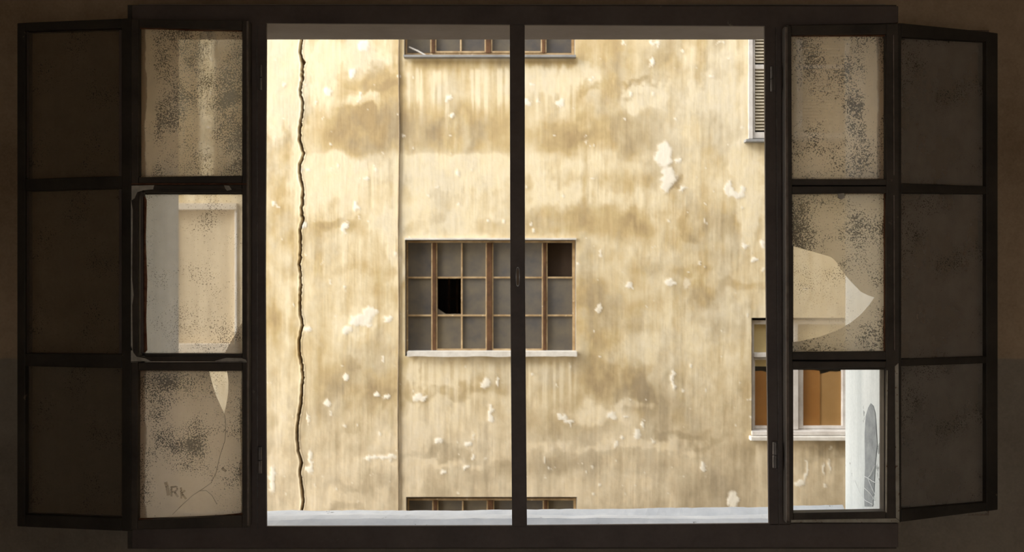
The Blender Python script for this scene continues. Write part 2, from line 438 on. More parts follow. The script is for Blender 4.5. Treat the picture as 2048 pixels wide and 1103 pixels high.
def build_facade():
    lo_x, hi_x, lo_y, hi_y = fpx(-11), fpx(11), fpy(8.0), fpy(-5.0)
    def axis(lo, hi, f0, f1, step, extra, fine=()):
        a = list(np.arange(f0, f1, step)) + list(np.linspace(lo, f0, 150)) + list(np.linspace(f1, hi, 150))
        for (p, q, s) in fine: a = [k for k in a if not p < k < q] + list(np.arange(p, q, s))
        a = np.array(sorted(a))
        for ex in extra:                       # snap the nearest grid line onto each opening edge
            a[np.argmin(abs(a - ex))] = ex
        return np.unique(a)
    ex = sorted({o[0] for o in OPEN.values()} | {o[2] for o in OPEN.values()})
    ey = sorted({o[1] for o in OPEN.values()} | {o[3] for o in OPEN.values()})
    xs = axis(lo_x, hi_x, 330, 1720, 2.6, ex, [(586, 616, 1.0)])
    ys = axis(lo_y, hi_y, 55, 1050, 2.6, ey)
    X, Y = np.meshgrid(xs, ys, indexing='ij')
    # ---- stain amount s: 0 = pale cream limewash, 1 = dark ochre
    wx_ = (fbm(X / 42, Y / 42, 11) - .5); wy_ = (fbm(X / 42, Y / 42, 31) - .5)
    streak = fbm(X / 9, Y / 130, 51, 4)            # vertical runs
    streak2 = fbm(X / 22, Y / 320, 61, 4)
    cloud = fbm(X / 130, Y / 110, 71, 6)
    mott = fbm(X / 24, Y / 30, 91, 5, .6)
    s = .40 + (cloud - .5) * .9 + (streak - .5) * .50 + (streak2 - .5) * .45 + (mott - .5) * .60
    def blob(cx, cy, rx, ry, amt, soft=.45, warp=62, p=2.4):
        u = (X + wx_ * warp - cx) / rx; v_ = (Y + wy_ * warp - cy) / ry
        d = (np.abs(u) ** p + np.abs(v_) ** p) ** (1 / p)
        return amt * sstep(1 + soft, 1 - soft, d + (streak - .5) * .9 + (mott - .5) * .5)
    dark = [(720, 250, 95, 58, .38), (770, 215, 45, 60, .25), (760, 165, 42, 16, .42), (705, 160, 26, 12, .30), (915, 255, 110, 50, .48), (700, 270, 60, 38, .2),
            (1120, 272, 75, 32, .42), (1230, 265, 90, 45, .42), (1200, 110, 55, 36, .32), (1325, 125, 20, 50, .40), (1280, 165, 32, 7, .5),
            (1275, 190, 22, 6, .5), (1168, 180, 16, 9, .55), (1230, 180, 40, 20, .28), (1160, 335, 70, 26, .36), (1345, 365, 16, 7, .8),
            (668, 450, 32, 13, .45), (712, 455, 12, 14, .35), (720, 540, 40, 12, .25), (850, 455, 40, 16, .30), (980, 452, 45, 22, .35), (1120, 445, 90, 26, .42), (1260, 455, 45, 24, .35),
            (1370, 435, 18, 14, .40), (1380, 465, 16, 12, .38), (1405, 590, 22, 30, .50), (1395, 540, 40, 13, .30), (1480, 575, 50, 10, .30), (1210, 640, 60, 55, .34), (1180, 590, 30, 30, .25),
            (1290, 540, 40, 12, .25), (1420, 660, 40, 28, .22), (1275, 640, 18, 40, .25), (1225, 755, 75, 38, .60), (1290, 790, 20, 50, .40), (1330, 830, 30, 45, .25), (1130, 855, 65, 30, .40), (1095, 930, 50, 22, .30),
            (900, 782, 110, 14, .55), (990, 770, 50, 20, .22), (720, 765, 62, 36, .34), (690, 730, 20, 12, .3), (700, 850, 14, 18, .3), (545, 640, 16, 60, .25), (545, 330, 18, 40, .22), (555, 460, 20, 60, .15),
            (745, 965, 22, 20, .40), (690, 978, 32, 8, .35), (690, 1022, 45, 9, .35), (870, 905, 90, 8, .3), (1000, 940, 40, 18, .35), (1230, 930, 120, 20, .22), (1240, 1018, 90, 16, .30), (1380, 880, 90, 9, .35),
            (1420, 980, 60, 40, .22), (640, 700, 30, 80, .18), (1500, 800, 20, 50, .25), (1650, 900, 70, 12, .4)]
    for d in dark: s += .80 * blob(*d)
    light = [(570, 150, 45, 110, .75), (700, 95, 60, 22, .45), (690, 122, 105, 16, .45), (640, 150, 30, 60, .45), (735, 196, 40, 12, .60), (655, 345, 90, 34, .45), (905, 340, 120, 30, .45), (640, 400, 70, 40, .2),  # first blob paints the overexposed upper-left daylight into the plaster tone
             (1130, 345, 60, 18, .2), (1080, 160, 55, 26, .5), (1160, 155, 30, 22, .45), (1290, 195, 40, 24, .55), (1440, 150, 60, 80, .30), (1420, 175, 30, 25, .5), (1110, 385, 60, 20, .4), (1270, 400, 70, 22, .3),
             (780, 452, 38, 24, .60), (915, 452, 34, 20, .60), (795, 520, 14, 50, .50), (560, 560, 24, 90, .2), (1500, 380, 22, 90, .5), (720, 640, 34, 22, .35), (1370, 700, 120, 90, .20), (1260, 810, 40, 10, .45),
             (830, 770, 10, 70, .35), (1180, 830, 60, 14, .4), (850, 840, 60, 40, .15), (1250, 895, 150, 10, .3), (850, 920, 130, 7, .25), (560, 900, 16, 70, .3)]
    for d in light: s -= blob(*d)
    # the limewash ends in one ragged horizontal line under the second floor
    edge = sstep(-10, 10, Y + wy_ * 46 - 308) * sstep(360, 330, Y)
    s -= edge * .35 * sstep(600, 640, X) * sstep(1340, 1280, X)
    # white drips under the upper sill and pale runs under the middle one
    rn = fbm(X / 6, Y / 400, 123, 3)
    drip = sstep(.50, .62, rn) * sstep(130, 150, Y + 30 * (mott - .5)) * sstep(260, 150, Y + 90 * (streak - .5)) * sstep(800, 812, X) * sstep(1160, 1140, X)
    s -= drip * .8
    s += .35 * sstep(118, 124, Y) * sstep(150, 128, Y) * sstep(806, 812, X) * sstep(1156, 1146, X)
    drip2 = sstep(.47, .60, rn) * sstep(714, 730, Y) * sstep(870, 740, Y) * sstep(810, 818, X) * sstep(1156, 1148, X)
    s -= drip2 * .35
    drip3 = sstep(.45, .6, rn) * sstep(885, 892, Y) * sstep(1000, 900, Y) * sstep(1500, 1510, X)
    s -= drip3 * .25
    s = np.clip((s - .42) * 1.3 + .42, 0, 1.2)
    # ---- chips and smears of bare white plaster
    chips = [(1328, 310, 16, 26), (1338, 352, 15, 20), (1332, 375, 12, 8), (1365, 378, 8, 6), (1356, 322, 8, 6), (1459, 378, 8, 14), (1472, 388, 16, 6), (1483, 378, 6, 9), (903, 230, 8, 4), (897, 196, 9, 5), (1121, 206, 7, 8),
             (1303, 124, 5, 8), (1302, 85, 4, 8), (1490, 491, 8, 6), (1510, 520, 7, 5), (1525, 487, 6, 7), (1528, 540, 4, 4), (1258, 572, 9, 6), (1340, 564, 10, 6), (1374, 566, 5, 12, .5), (722, 640, 22, 12), (740, 625, 14, 10), (694, 659, 8, 7),
             (775, 638, 8, 5), (741, 650, 6, 4), (616, 660, 8, 6), (656, 803, 5, 6), (691, 752, 6, 5), (755, 789, 5, 5), (775, 793, 6, 5), (762, 913, 30, 5), (740, 916, 10, 6), (621, 922, 4, 22), (620, 938, 8, 8), (840, 795, 14, 7),
             (877, 880, 7, 7), (937, 888, 10, 7), (934, 932, 6, 5), (888, 942, 5, 6), (980, 822, 4, 12), (982, 838, 6, 8), (972, 765, 8, 8), (995, 762, 4, 12), (1124, 834, 10, 6), (1137, 843, 10, 6), (1223, 830, 9, 7), (1275, 868, 7, 9),
             (1286, 848, 4, 8), (1346, 758, 4, 20), (1467, 995, 11, 14), (1465, 1008, 10, 6), (1408, 935, 4, 12), (1055, 205, 7, 8), (1040, 205, 6, 6), (705, 148, 8, 8), (728, 92, 12, 8), (655, 182, 8, 10), (550, 410, 5, 5),
             (608, 450, 6, 8), (712, 413, 4, 9), (690, 455, 6, 10), (545, 960, 6, 26), (1600, 965, 12, 6), (1612, 940, 3, 22), (1648, 935, 3, 10), (1660, 930, 3, 10)]
    wob = (fbm(X / 9, Y / 9, 141, 4) - .5); wob2 = (fbm(X / 9, Y / 9, 161, 4) - .5)
    chip = np.zeros_like(s)
    for c in chips:
        d = np.sqrt(((X + wob * 16 - c[0]) / (c[2] * 1.05)) ** 2 + ((Y + wob2 * 16 - c[1]) / (c[3] * 1.05)) ** 2)
        chip = np.maximum(chip, sstep(1.15, .75, d) * (c[4] if len(c) > 4 else 1))
    scat = sstep(.80, .83, fbm(X / 15, Y / 17, 171, 4, .5)) * .8
    chip = np.maximum(chip, scat)
    # ---- colours (albedo)
    cream = np.array([.86, .745, .52]); ochre = np.array([.60, .46, .245]); brown = np.array([.38, .275, .15]); white = np.array([.93, .87, .74])
    S3 = s[..., None]
    col = np.where(S3 < .8, cream + (ochre - cream) * np.clip(S3 / .8, 0, 1), ochre + (brown - ochre) * np.clip((S3 - .8) / .6, 0, 1))
    gz = (sstep(.46, .70, fbm(X / 60, Y / 90, 211, 5, .6)) * .45 * (.4 + .6 * streak))[..., None]   # sooty film
    col = col * (1 - gz) + gz * (col.mean(2, keepdims=True) * np.array([.98, .90, .74]) * .92)
    low = sstep(650, 1000, Y)[..., None]             # pinker tan towards the lower storey
    col = col * (1 - low * .8) + (col.mean(2, keepdims=True) * np.array([1.16, .97, .69])) * low * .8
    col = col * (1 - chip[..., None]) + white * chip[..., None]
    # ---- the long structural crack is a real groove
    cy = np.array([c[1] for c in CRACK], float); cxs = np.array([c[0] for c in CRACK], float)
    jag = (vnoise(Y / 5 + 3, Y * 0 + .5, 191) - .5) * 3.0
    cxx = np.interp(Y, cy, cxs) + jag
    wid = 1.5 + 1.3 * vnoise(Y / 14, Y * 0 + .5, 201) + 2.5 * np.exp(-((Y - 124) / 5.0) ** 2)
    cr = sstep(wid + .9, wid - .4, np.abs(X - cxx))
    lip = sstep(wid + 5, wid + 1, np.abs(X - cxx)) * (1 - cr)
    depth = cr * .10 - lip * .004 - .004 * chip + (mott - .5) * .006
    dirt = np.array([.16, .085, .03])
    col = col * (1 - cr[..., None] * .92) + dirt * cr[..., None] * .92
    # ---- mesh
    nx, ny = X.shape
    vx = (X - CX) / FS; vz = CAM_Z - (Y - CY) / FS; vy = FY + depth
    # opening edges stay flat so the frames sit cleanly
    verts = np.stack([vx, vy, vz], -1).reshape(-1, 3)
    cxm = (xs[:-1] + xs[1:]) / 2; cym = (ys[:-1] + ys[1:]) / 2
    keep = np.ones((nx - 1, ny - 1), bool)
    for (x0, y0, x1, y1) in OPEN.values():
        keep &= ~(((cxm > x0) & (cxm < x1))[:, None] & ((cym > y0) & (cym < y1))[None, :])
    I, J = np.nonzero(keep)
    a = I * ny + J
    quads = np.stack([a, a + 1, a + ny + 1, a + ny], -1)
    me = bpy.data.meshes.new('wall_opposite')
    me.vertices.add(len(verts)); me.vertices.foreach_set('co', verts.astype(np.float32).ravel())
    me.loops.add(quads.size); me.loops.foreach_set('vertex_index', quads.astype(np.int32).ravel())
    me.polygons.add(len(quads)); me.polygons.foreach_set('loop_start', np.arange(0, quads.size, 4, dtype=np.int32))
    me.polygons.foreach_set('loop_total', np.full(len(quads), 4, np.int32))
    me.polygons.foreach_set('use_smooth', np.ones(len(quads), bool))
    me.update(calc_edges=True)
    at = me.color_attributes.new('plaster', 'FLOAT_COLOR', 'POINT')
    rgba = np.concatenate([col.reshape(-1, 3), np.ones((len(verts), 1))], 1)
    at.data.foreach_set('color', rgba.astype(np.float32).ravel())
    me.materials.append(M['facade'])
    # normals must face the room (-y)
    if me.polygons[0].normal.y > 0: me.flip_normals()
    o = bpy.data.objects.new('wall_opposite', me); COL.objects.link(o); WORLD_LOC[o.name] = Vector((0, 0, 0))
    return tag(o, kind='structure')
facade = build_facade()
# masonry behind the plaster skin, left off at the window openings, and the courtyard floor
tag(MB().box(-14, 14, WALL_OUT, 12, -4.8, -4.5).build('courtyard_ground', M['ground']), kind='structure')

tag(MB().box(11, 12, WALL_OUT, FY, -4.5, 9.0).build('sky_block_right', M['ext_plaster']), kind='structure')  # unseen wall added to block sky light from the right
def fbox(b, px0, py0, px1, py1, y0, y1): return b.rect(px0, py0, px1, py1, y0, y1)
REC = .11
FRY = FY + REC                        # glazing plane of the facade windows

def opening_shell(root, rect, deep=2.4, mat='facade_rev'):
    """Reveal of the opening and the dim room behind it."""
    x0, y0, x1, y1 = rect
    X0, X1, Z0, Z1 = wx(x0, FY), wx(x1, FY), wz(y1, FY), wz(y0, FY)
    b = MB(); t = .02
    b.box(X0 - t, X0, FY + .012, FY + .30, Z0 - t, Z1 + t); b.box(X1, X1 + t, FY + .012, FY + .30, Z0 - t, Z1 + t)
    b.box(X0, X1, FY + .012, FY + .30, Z1, Z1 + t); b.box(X0, X1, FY + .012, FY + .30, Z0 - t, Z0)
    b.build('reveal', M['fac_reveal'], root)
    b = MB(); g = .5
    A, B, C, D = X0 - g, X1 + g, Z0 - g, Z1 + g; ya, yb = FY + .30, FY + deep
    b.box(A, B, yb, yb + .05, C, D); b.box(A - .05, A, ya, yb, C, D); b.box(B, B + .05, ya, yb, C, D); b.box(A, B, ya, yb, D, D + .05); b.box(A, B, ya, yb, C - .05, C)
    b.box(A, X0 - t, ya - .03, ya, C, D); b.box(X1 + t, B, ya - .03, ya, C, D); b.box(X0 - t, X1 + t, ya - .03, ya, Z1 + t, D); b.box(X0 - t, X1 + t, ya - .03, ya, C, Z0 - t)
    b.build('room_behind', M['dark_room'], root)
M['fac_reveal'] = surf('facade_reveal', (.40, .34, .26), (.58, .52, .42), 5, .9, .1, fine=40)

def factory_window(name, key, label, slate=False, missing=(), broken=(), stick=False):
    x0, y0, x1, y1 = OPEN[key]; dx, dy = x0 - 810, y0 - 478
    root = empty(name, (wx((x0 + x1) / 2, FY), FY, wz(y1, FY))); tag(root, label, kind='structure')
    opening_shell(root, OPEN[key])
    y = FRY
    def B(name_, a, c, d, e_, mat, ya=y - .02, yb=y + .03, bev=.004, parent=root):
        return MB().rect(a + dx, c + dy, d + dx, e_ + dy, ya, yb).build(name_, mat, parent, bevel=bev)
    # outer frame
    fm = MB()
    for r in ((813, 480, 816, 706), (1145, 480, 1150, 706), (816, 481, 1145, 485), (816, 701, 1145, 705)):
        fm.rect(r[0] + dx, r[1] + dy, r[2] + dx, r[3] + dy, y - .02, y + .04)
    fm.build('frame', M['fac_steel'], root)
    for (a, c) in ((865.5, 872), (974, 984), (1086.5, 1092.5)):
        B('post', a, 485, c, 701, M['fac_dark'], y - .035, y + .04)
    for (a, c) in ((872, 874.5), (971.5, 974), (984, 986.5), (1084, 1086.5), (862.5, 865.5), (1092.5, 1095)):
        B('stile', a, 486, c, 700, M['fac_steel'], y - .03, y + .03)
    for (a, c) in ((922.2, 925.4), (1034, 1037.2)):
        B('glazing_bar', a, 486, c, 700, M['fac_steel'], y - .022, y + .02)
    cols = ((816, 862.5), (874.5, 922.2), (925.4, 971.5), (986.5, 1034), (1037.2, 1084), (1095, 1145))
    for (a, c) in ((816, 862.5), (874.5, 971.5), (986.5, 1084), (1095, 1145)):
        for (p, q) in ((553, 556.5), (628.8, 632.3)):
            B('glazing_bar', a, p, c, q, M['fac_steel'], y - .024, y + .02)
        if a in (874.5, 986.5): B('bottom_rail', a, 697, c, 701, M['fac_steel'], y - .03, y + .03)
    rows = ((485, 553), (556.5, 628.8), (632.3, 700))
    for i, (a, c) in enumerate(cols):
        for j, (p, q) in enumerate(rows):
            if (i, j) in missing: continue
            if (i, j) in broken:
                pts = [(a, q), (c, q), (c, q - 2), (a + 17, q - 1.5), (a + 1.5, q - 12), (a, q - 16)]
                MB().quad([(u + dx, w + dy) for u, w in pts], y, y + .006).build('pane', M['fac_glass'], root)
                continue
            B('pane', a - .5, p - .5, c + .5, q + .5, M['fac_glass'], y, y + .006, bev=0)
    # sill and head
    sl = MB()
    xs = np.linspace(x0 + 4 if not slate else x0 - 1, x1 + 2, 24); rr = random.Random(hash(key) % 97)
    zt = 701.5 if not slate else 703.5
    top = [P(u, zt + dy + 1.0, FY - .075) for u in xs]
    bot = [P(u, 712.5 + dy + rr.uniform(-.8, .8) if not slate else 708.5 + dy, FY - .075) for u in reversed(xs)]
    sl.hexa(top + bot, (0, .09 + REC - .03, 0)).build('sill', M['fac_slate'] if slate else M['fac_trim'], root)
    if not slate and key == 'mid':
        MB().rect(x0 - 1, 475.5 + dy, x1 + 1, 479 + dy, FY - .025, FY + .05).build('lintel_edge', M['fac_trim'], root)
    return root
w2 = factory_window('window_2', 'mid', 'eighteen-pane steel window in the middle of the ochre facade, two panes missing', missing=((5, 0),), broken=((1, 1),))
# inner casement glimpsed through the broken pane
b = MB(); yq = FRY + .55
b.rect(896, 545, 900, 640, yq, yq + .03); b.rect(912, 545, 916, 640, yq, yq + .03); b.rect(890, 594, 925, 597, yq, yq + .03)
b.build('inner_casement', M['fac_dark'], w2)
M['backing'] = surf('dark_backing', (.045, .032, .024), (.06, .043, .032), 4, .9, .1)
MB().quad([(1092, 482), (1150, 482), (1150, 556), (1098, 556), (1092, 545)], FRY + .05, FRY + .06).build('dim_backing', M['backing'], w2)  # dark sheet added to give the missing pane its dim interior tone
w3 = factory_window('window_3', 'top', 'steel window cut off by the top of the opening, slate sill below its panes', slate=True)
w4 = factory_window('window_4', 'low', 'dark steel window whose head just shows above the stone sill')
v, f = tube([P(818, 94, FRY - .06), P(836, 102, FRY - .055), P(856, 113, FRY - .05)], .008)
tag(mk('stick', v, f, M['fac_trim']), 'thin pale stick leaning in the corner of the uppermost facade window', 'stick')

# ---- shuttered window, upper right
def shutter_window():
    x0, y0, x1, y1 = OPEN['shut']
    root = empty('window_5', (wx((x0 + x1) / 2, FY), FY, wz(y1, FY))); tag(root, 'window closed by louvred shutters at the upper right of the facade', kind='structure')
    opening_shell(root, OPEN['shut'])
    fm = MB(); y = FY - .01
    fm.rect(x0, y0, x0 + 9, y1 - 4, y, FY + .10); fm.rect(x1 - 9, y0, x1, y1 - 4, y, FY + .10); fm.rect(x0 + 9, y0, x1 - 9, y0 + 8, y, FY + .10)
    fm.build('frame', M['white_wood'], root, bevel=.004)
    sl = MB().rect(x0 - 5, y1 - 3.5, x1 + 5, y1 + 2, FY - .10, FY + .10).build('sill', M['fac_slate'], root, bevel=.003)
    mid = (x0 + x1) / 2
    slat_me = None
    for (a, c) in ((x0 + 9.5, mid - .5), (mid + .5, x1 - 9.5)):
        f_ = MB(); ya, yb = FY + .01, FY + .05
        f_.rect(a, y0 + 9, a + 3.5, y1 - 5, ya, yb); f_.rect(c - 6, y0 + 9, c, y1 - 5, ya, yb)
        for (p, q) in ((y0 + 9, y0 + 20), (129, 138), (y1 - 17, y1 - 5)): f_.rect(a + 3.5, p, c - 6, q, ya, yb)
        sh = f_.build('shutter', M['white_wood'], root, bevel=.003)
        yy = y0 + 23
        while yy < y1 - 19:
            if not 124 < yy < 141:
                c0 = P((a + c - 2.5) / 2, yy, FY + .03)
                if slat_me is None:
                    hw = (c - a - 9.5) / FS / 2; v = []
                    for sx_ in (-hw, hw):
                        v += [(sx_, -.022, -.014), (sx_, -.018, -.019), (sx_, .022, .014), (sx_, .018, .019)]
                    slat_me = bpy.data.meshes.new('slat')
                    slat_me.from_pydata(v, [], [(0, 1, 2, 3), (7, 6, 5, 4), (0, 4, 5, 1), (1, 5, 6, 2), (2, 6, 7, 3), (3, 7, 4, 0)])
                    slat_me.materials.append(M['slat'])
                o = bpy.data.objects.new('slat', slat_me); COL.objects.link(o); o.parent = sh; o.location = c0 - WORLD_LOC[sh.name]
            yy += 6.4
shutter_window()

# ---- cardboard-covered window, lower right
def card_window():
    x0, y0, x1, y1 = OPEN['card']
    root = empty('window_6', (wx((x0 + x1) / 2, FY), FY, wz(y1, FY))); tag(root, 'white wooden window with cardboard behind its panes, lower right of the facade', kind='structure')
    opening_shell(root, OPEN['card'], deep=1.2)
    ya, yb = FY + .05, FY + .11
    fm = MB()
    fm.rect(x0 + 1, y0 + 5, x0 + 5, 864, ya, yb); fm.rect(x1 - 12, y0 + 5, x1 - 2, 864, ya, yb); fm.rect(x0 + 5, y0 + 5, x1 - 12, y0 + 13, ya, yb)
    fm.rect(x0 + 5, 705, x1 - 12, 714, ya - .02, yb); fm.rect(x0 + 5, 858, x1 - 12, 864, ya, yb)
    fm.rect(1586, 714, 1597, 858, ya - .015, yb); fm.rect(1588, y0 + 13, 1596, 705, ya, yb)
    fm.build('frame', M['white_wood'], root, bevel=.004)
    for (a, c) in ((x0 + 5, 1586), (1597, x1 - 12)):
        s_ = MB(); w = 2.0 if a < 1550 else 9.5
        s_.rect(a, 715, a + w, 857, ya + .01, yb); s_.rect(c - 9.5, 715, c, 857, ya + .01, yb); s_.rect(a + w, 851, c - 9.5, 857, ya + .01, yb); s_.rect(a + w, 715, c - 9.5, 719, ya + .01, yb)
        sash = s_.build('sash', M['white_wood'], root, bevel=.004)
        MB().rect(a + w, 719, c - 9.5, 851, yb - .035, yb - .03).build('pane', M['clear_sky'], sash)
    for (a, c) in ((x0 + 5, 1588), (1596, x1 - 12)):
        MB().rect(a, y0 + 13, c, 705, yb - .04, yb - .035).build('transom_pane', M['clear_sky'], root)
        MB().rect(a, y0 + 10, c, 732, yb - .004, yb - .001).build('blind', M['blind'], root)
    b = MB(); b.rect(x0 + 1, 862, x1 + 2, 870, FY - .03, FY + .11); b.build('sill_board', M['white_wood'], root, bevel=.004)
    b = MB(); b.rect(x0 - 1, 873, x1 + 4, 881, FY - .09, FY + .06); b.build('sill', M['fac_trim'], root, bevel=.005)
    # cardboard sheets standing behind the panes
    yc = yb - .018
    def sheet(pts, mat, lab, dy=0.0):
        tag(MB().quad(pts, yc + dy, yc + dy + .006).build('cardboard_sheet', mat), lab, 'cardboard')
    sheet([(1507, 742), (1524, 741), (1536, 745), (1560, 742), (1584, 744), (1584, 858), (1507, 858)], M['card_o'], 'orange-brown cardboard behind the left sash of the lower right facade window')
    sheet([(1600, 740), (1625, 739), (1638, 741), (1640, 744), (1640, 858), (1600, 858)], M['card_o'], 'narrow orange-brown cardboard sheet left of the seam, behind the right sash of the facade window')
    sheet([(1639, 748), (1652, 745), (1660, 742), (1672, 743), (1690, 741), (1690, 858), (1639, 858)], M['card_t'], 'tan cardboard sheet right of the seam in the lower right facade window', .008)
def sky_pane():
    m, t, out = new_mat('plain_window_glass')
    tr = N(t, 'ShaderNodeBsdfTransparent'); tr.inputs[0].default_value = (.95, .95, .94, 1); gl = N(t, 'ShaderNodeBsdfGlossy', Roughness=.05)
    mx = N(t, 'ShaderNodeMixShader', Fac=.04); L(t, tr.outputs[0], mx.inputs[1]); L(t, gl.outputs[0], mx.inputs[2]); L(t, mx.outputs[0], out.inputs[0]); return m
M['clear_sky'] = sky_pane()
card_window()

# ---- blocked-up window on the left, seen through the dusty middle pane
def blind_window():
    x0, y0, x1, y1 = OPEN['blind']
    root = empty('window_7', (wx((x0 + x1) / 2, FY), FY, wz(y1, FY))); tag(root, 'blocked-up tan window seen through the dusty left middle pane', kind='structure')
    MB().rect(x0 - 1, y0 - 1, x1 + 1, y1 + 1, FY + .06, FY + .10).build('board', M['board'], root)
    b = MB(); b.rect(x0 - 4, y0 - 12, x1 + 2, y0 + 1, FY - .05, FY + .06); b.build('lintel', M['lintel'], root, bevel=.006)
    b = MB(); b.rect(x0 - 4, y1 - 1, x1 + 6, y1 + 30, FY - .04, FY + .06); b.build('apron', M['lintel'], root, bevel=.006)
    b = MB(); b.rect(x1 - 2, y0, x1 + 3, y1, FY - .02, FY + .06); b.build('side_trim', M['fac_trim'], root, bevel=.006)
blind_window()

# ---- cable running down the facade
pts = [P(799 + .8 * math.sin(k * .9) - k * .12, -150 + 50 * k, FY - .012) for k in range(28)]
v, f = tube(pts, .0085)
tag(mk('wall_cable', v, f, M['cable'], smooth=True), 'thin vertical cable running down the facade left of the middle window', 'cable')

# ------------------------------------------------------------------ the window frame in our own wall
win = empty('window_1', (0, 0, ZB)); tag(win, 'wide dark steel window frame standing open onto the courtyard', kind='structure')
fr = M['frame']
def fq(name, pts, y0, y1, mat=fr, parent=win, bev=.002):
    b = MB().quad(pts, y0, .012)                      # flange
    cx_ = sum(p[0] for p in pts) / len(pts); xs_ = [p[0] for p in pts]; ys_ = [p[1] for p in pts]
    if max(xs_) - min(xs_) > max(ys_) - min(ys_):     # web of a rail
        m_ = (min(ys_) + max(ys_)) / 2; q = [(min(xs_) + 4, m_ - 8), (max(xs_) - 4, m_ - 8), (max(xs_) - 4, m_ + 5), (min(xs_) + 4, m_ + 5)]
        b.quad(q, .0119, y1)
    else:
        o_ = 12 if cx_ > 1200 else -12 if cx_ < 800 else 0
        h0, h1 = (pts[0][0] + pts[1][0]) / 2 + o_, (max(p[0] for p in pts if p[1] > 900) + min(p[0] for p in pts if p[1] > 900)) / 2 + o_
        b.quad([(h0 - 4, min(ys_) + 3), (h0 + 4, min(ys_) + 3), (h1 + 4, max(ys_) - 3), (h1 - 4, max(ys_) - 3)], .0119, y1)
    return b.build(name, mat, parent, bevel=bev)
fq('head', [(264, 10), (1797, 12), (1797, 46), (1528, 52), (533, 46.5), (264, 44)], 0, .055)
fq('bottom_rail', [(264, 1058), (533, 1052), (1030, 1050.5), (1538, 1046), (1797, 1046), (1797, 1094), (264, 1096)], 0, .055)
fq('jamb_post', [(497, 44), (533, 46), (530.5, 550), (533, 1054), (497, 1056)], 0, .055)
fq('jamb_post', [(1529, 50), (1574, 48), (1582, 1050), (1538, 1050), (1532, 550)], 0, .055)
cp = fq('centre_post', [(1019.5, 48), (1049.5, 50), (1050, 550), (1054, 1052), (1024, 1053), (1020.5, 550)], -.006, .055)
# slotted keep of the closing bar on the centre post
def slot_ring(cx, cy, w, h, r, y):
    pts = []
    for k in range(24):
        a = 2 * math.pi * k / 24
        pts.append(P(cx + (w / 2) * math.copysign(abs(math.cos(a)) ** .7, math.cos(a)), cy + (h / 2) * math.copysign(abs(math.sin(a)) ** .55, math.sin(a)), y))
    n = 6; v = []; f = []
    for i, p in enumerate(pts):
        c = P(cx, p.z and cy, y); d = (p - Vector((c.x, p.y, c.z))).normalized()
        for k in range(n):
            t = 2 * math.pi * k / n; v.append(p + d * (r * math.cos(t)) + Vector((0, 1, 0)) * (r * math.sin(t)))
    m_ = len(pts)
    for i in range(m_):
        for k in range(n):
            f.append((i * n + k, i * n + (k + 1) % n, ((i + 1) % m_) * n + (k + 1) % n, ((i + 1) % m_) * n + k))
    return v, f
v, f = slot_ring(1035.5, 553, 6.5, 37, .0014, -.0085)
tag(mk('lock_slot', v, f, M['web'], cp, smooth=True), 'small bright slotted lock plate')
MB().quad([(1033.5, 537), (1037.5, 537), (1037.5, 570), (1033.5, 570)], -.0072, -.005).build('slot_hollow', M['dark_room'], cp)
# casing between frame and wall, hidden by the open leaves
b = MB(); T = .014
T = .018
b.box(-HX - T, -HX, .013, WALL_IN, ZB, ZT); b.box(HX, HX + T, .013, WALL_IN, ZB, ZT)
b.box(-HX - T, HX + T, .013, WALL_IN, ZT, ZT + .006); b.box(-HX - T, HX + T, .013, WALL_IN, ZB - .006, ZB)
b.build('casing', M['sash'], win)

# fixed side lights
def side_light(side, x_out, x_in, rows, label):
    s_ = MB()
    a, c = min(x_out, x_in), max(x_out, x_in)
    yA, yB = .004, .022
    # outer and inner stile, bars
    so = (a, a + 15) if side < 0 else (c - 20, c)
    s_.rect(so[0], 40, so[1], 1062, yA, yB)
    si = (c - 12, c) if side < 0 else (a, a + 8)
    s_.rect(si[0], 40, si[1], 1062, yA, yB)
    i0, i1 = (so[1], si[0]) if side < 0 else (si[1], so[0])
    for (p, q) in rows['bars']: s_.rect(i0, p, i1, q, yA, yB)
    fr_ = s_.build('side_light_frame', M['sash'], win, bevel=.002)
    tag(fr_, label)
    for (p, q, m) in rows['panes']:
        if m is None: continue
        bq = MB().rect(i0 - 3, p - 3, i1 + 3, q + 3, .013, .016)
        o = mk('pane', bq.v, bq.f, [M['clear'], m], fr_, [1 if k == 0 else 0 for k in range(len(bq.f))])
side_light(-1, 270, 497, {'bars': ((44, 60), (351, 388), (706, 742), (1036, 1062)), 'panes': ((60, 351, M['g_b1']), (388, 706, M['g_b1']), (742, 1036, M['g_b1']))},
           'fixed left side light behind the open leaf')
side_light(1, 1579, 1783, {'bars': ((46, 70), (356, 388), (702, 738), (1022, 1052)), 'panes': ((70, 356, M['g_b1']), (388, 702, M['g_b2']), (738, 1022, None))},
           'fixed right side light behind the open leaf, its lowest pane gone')

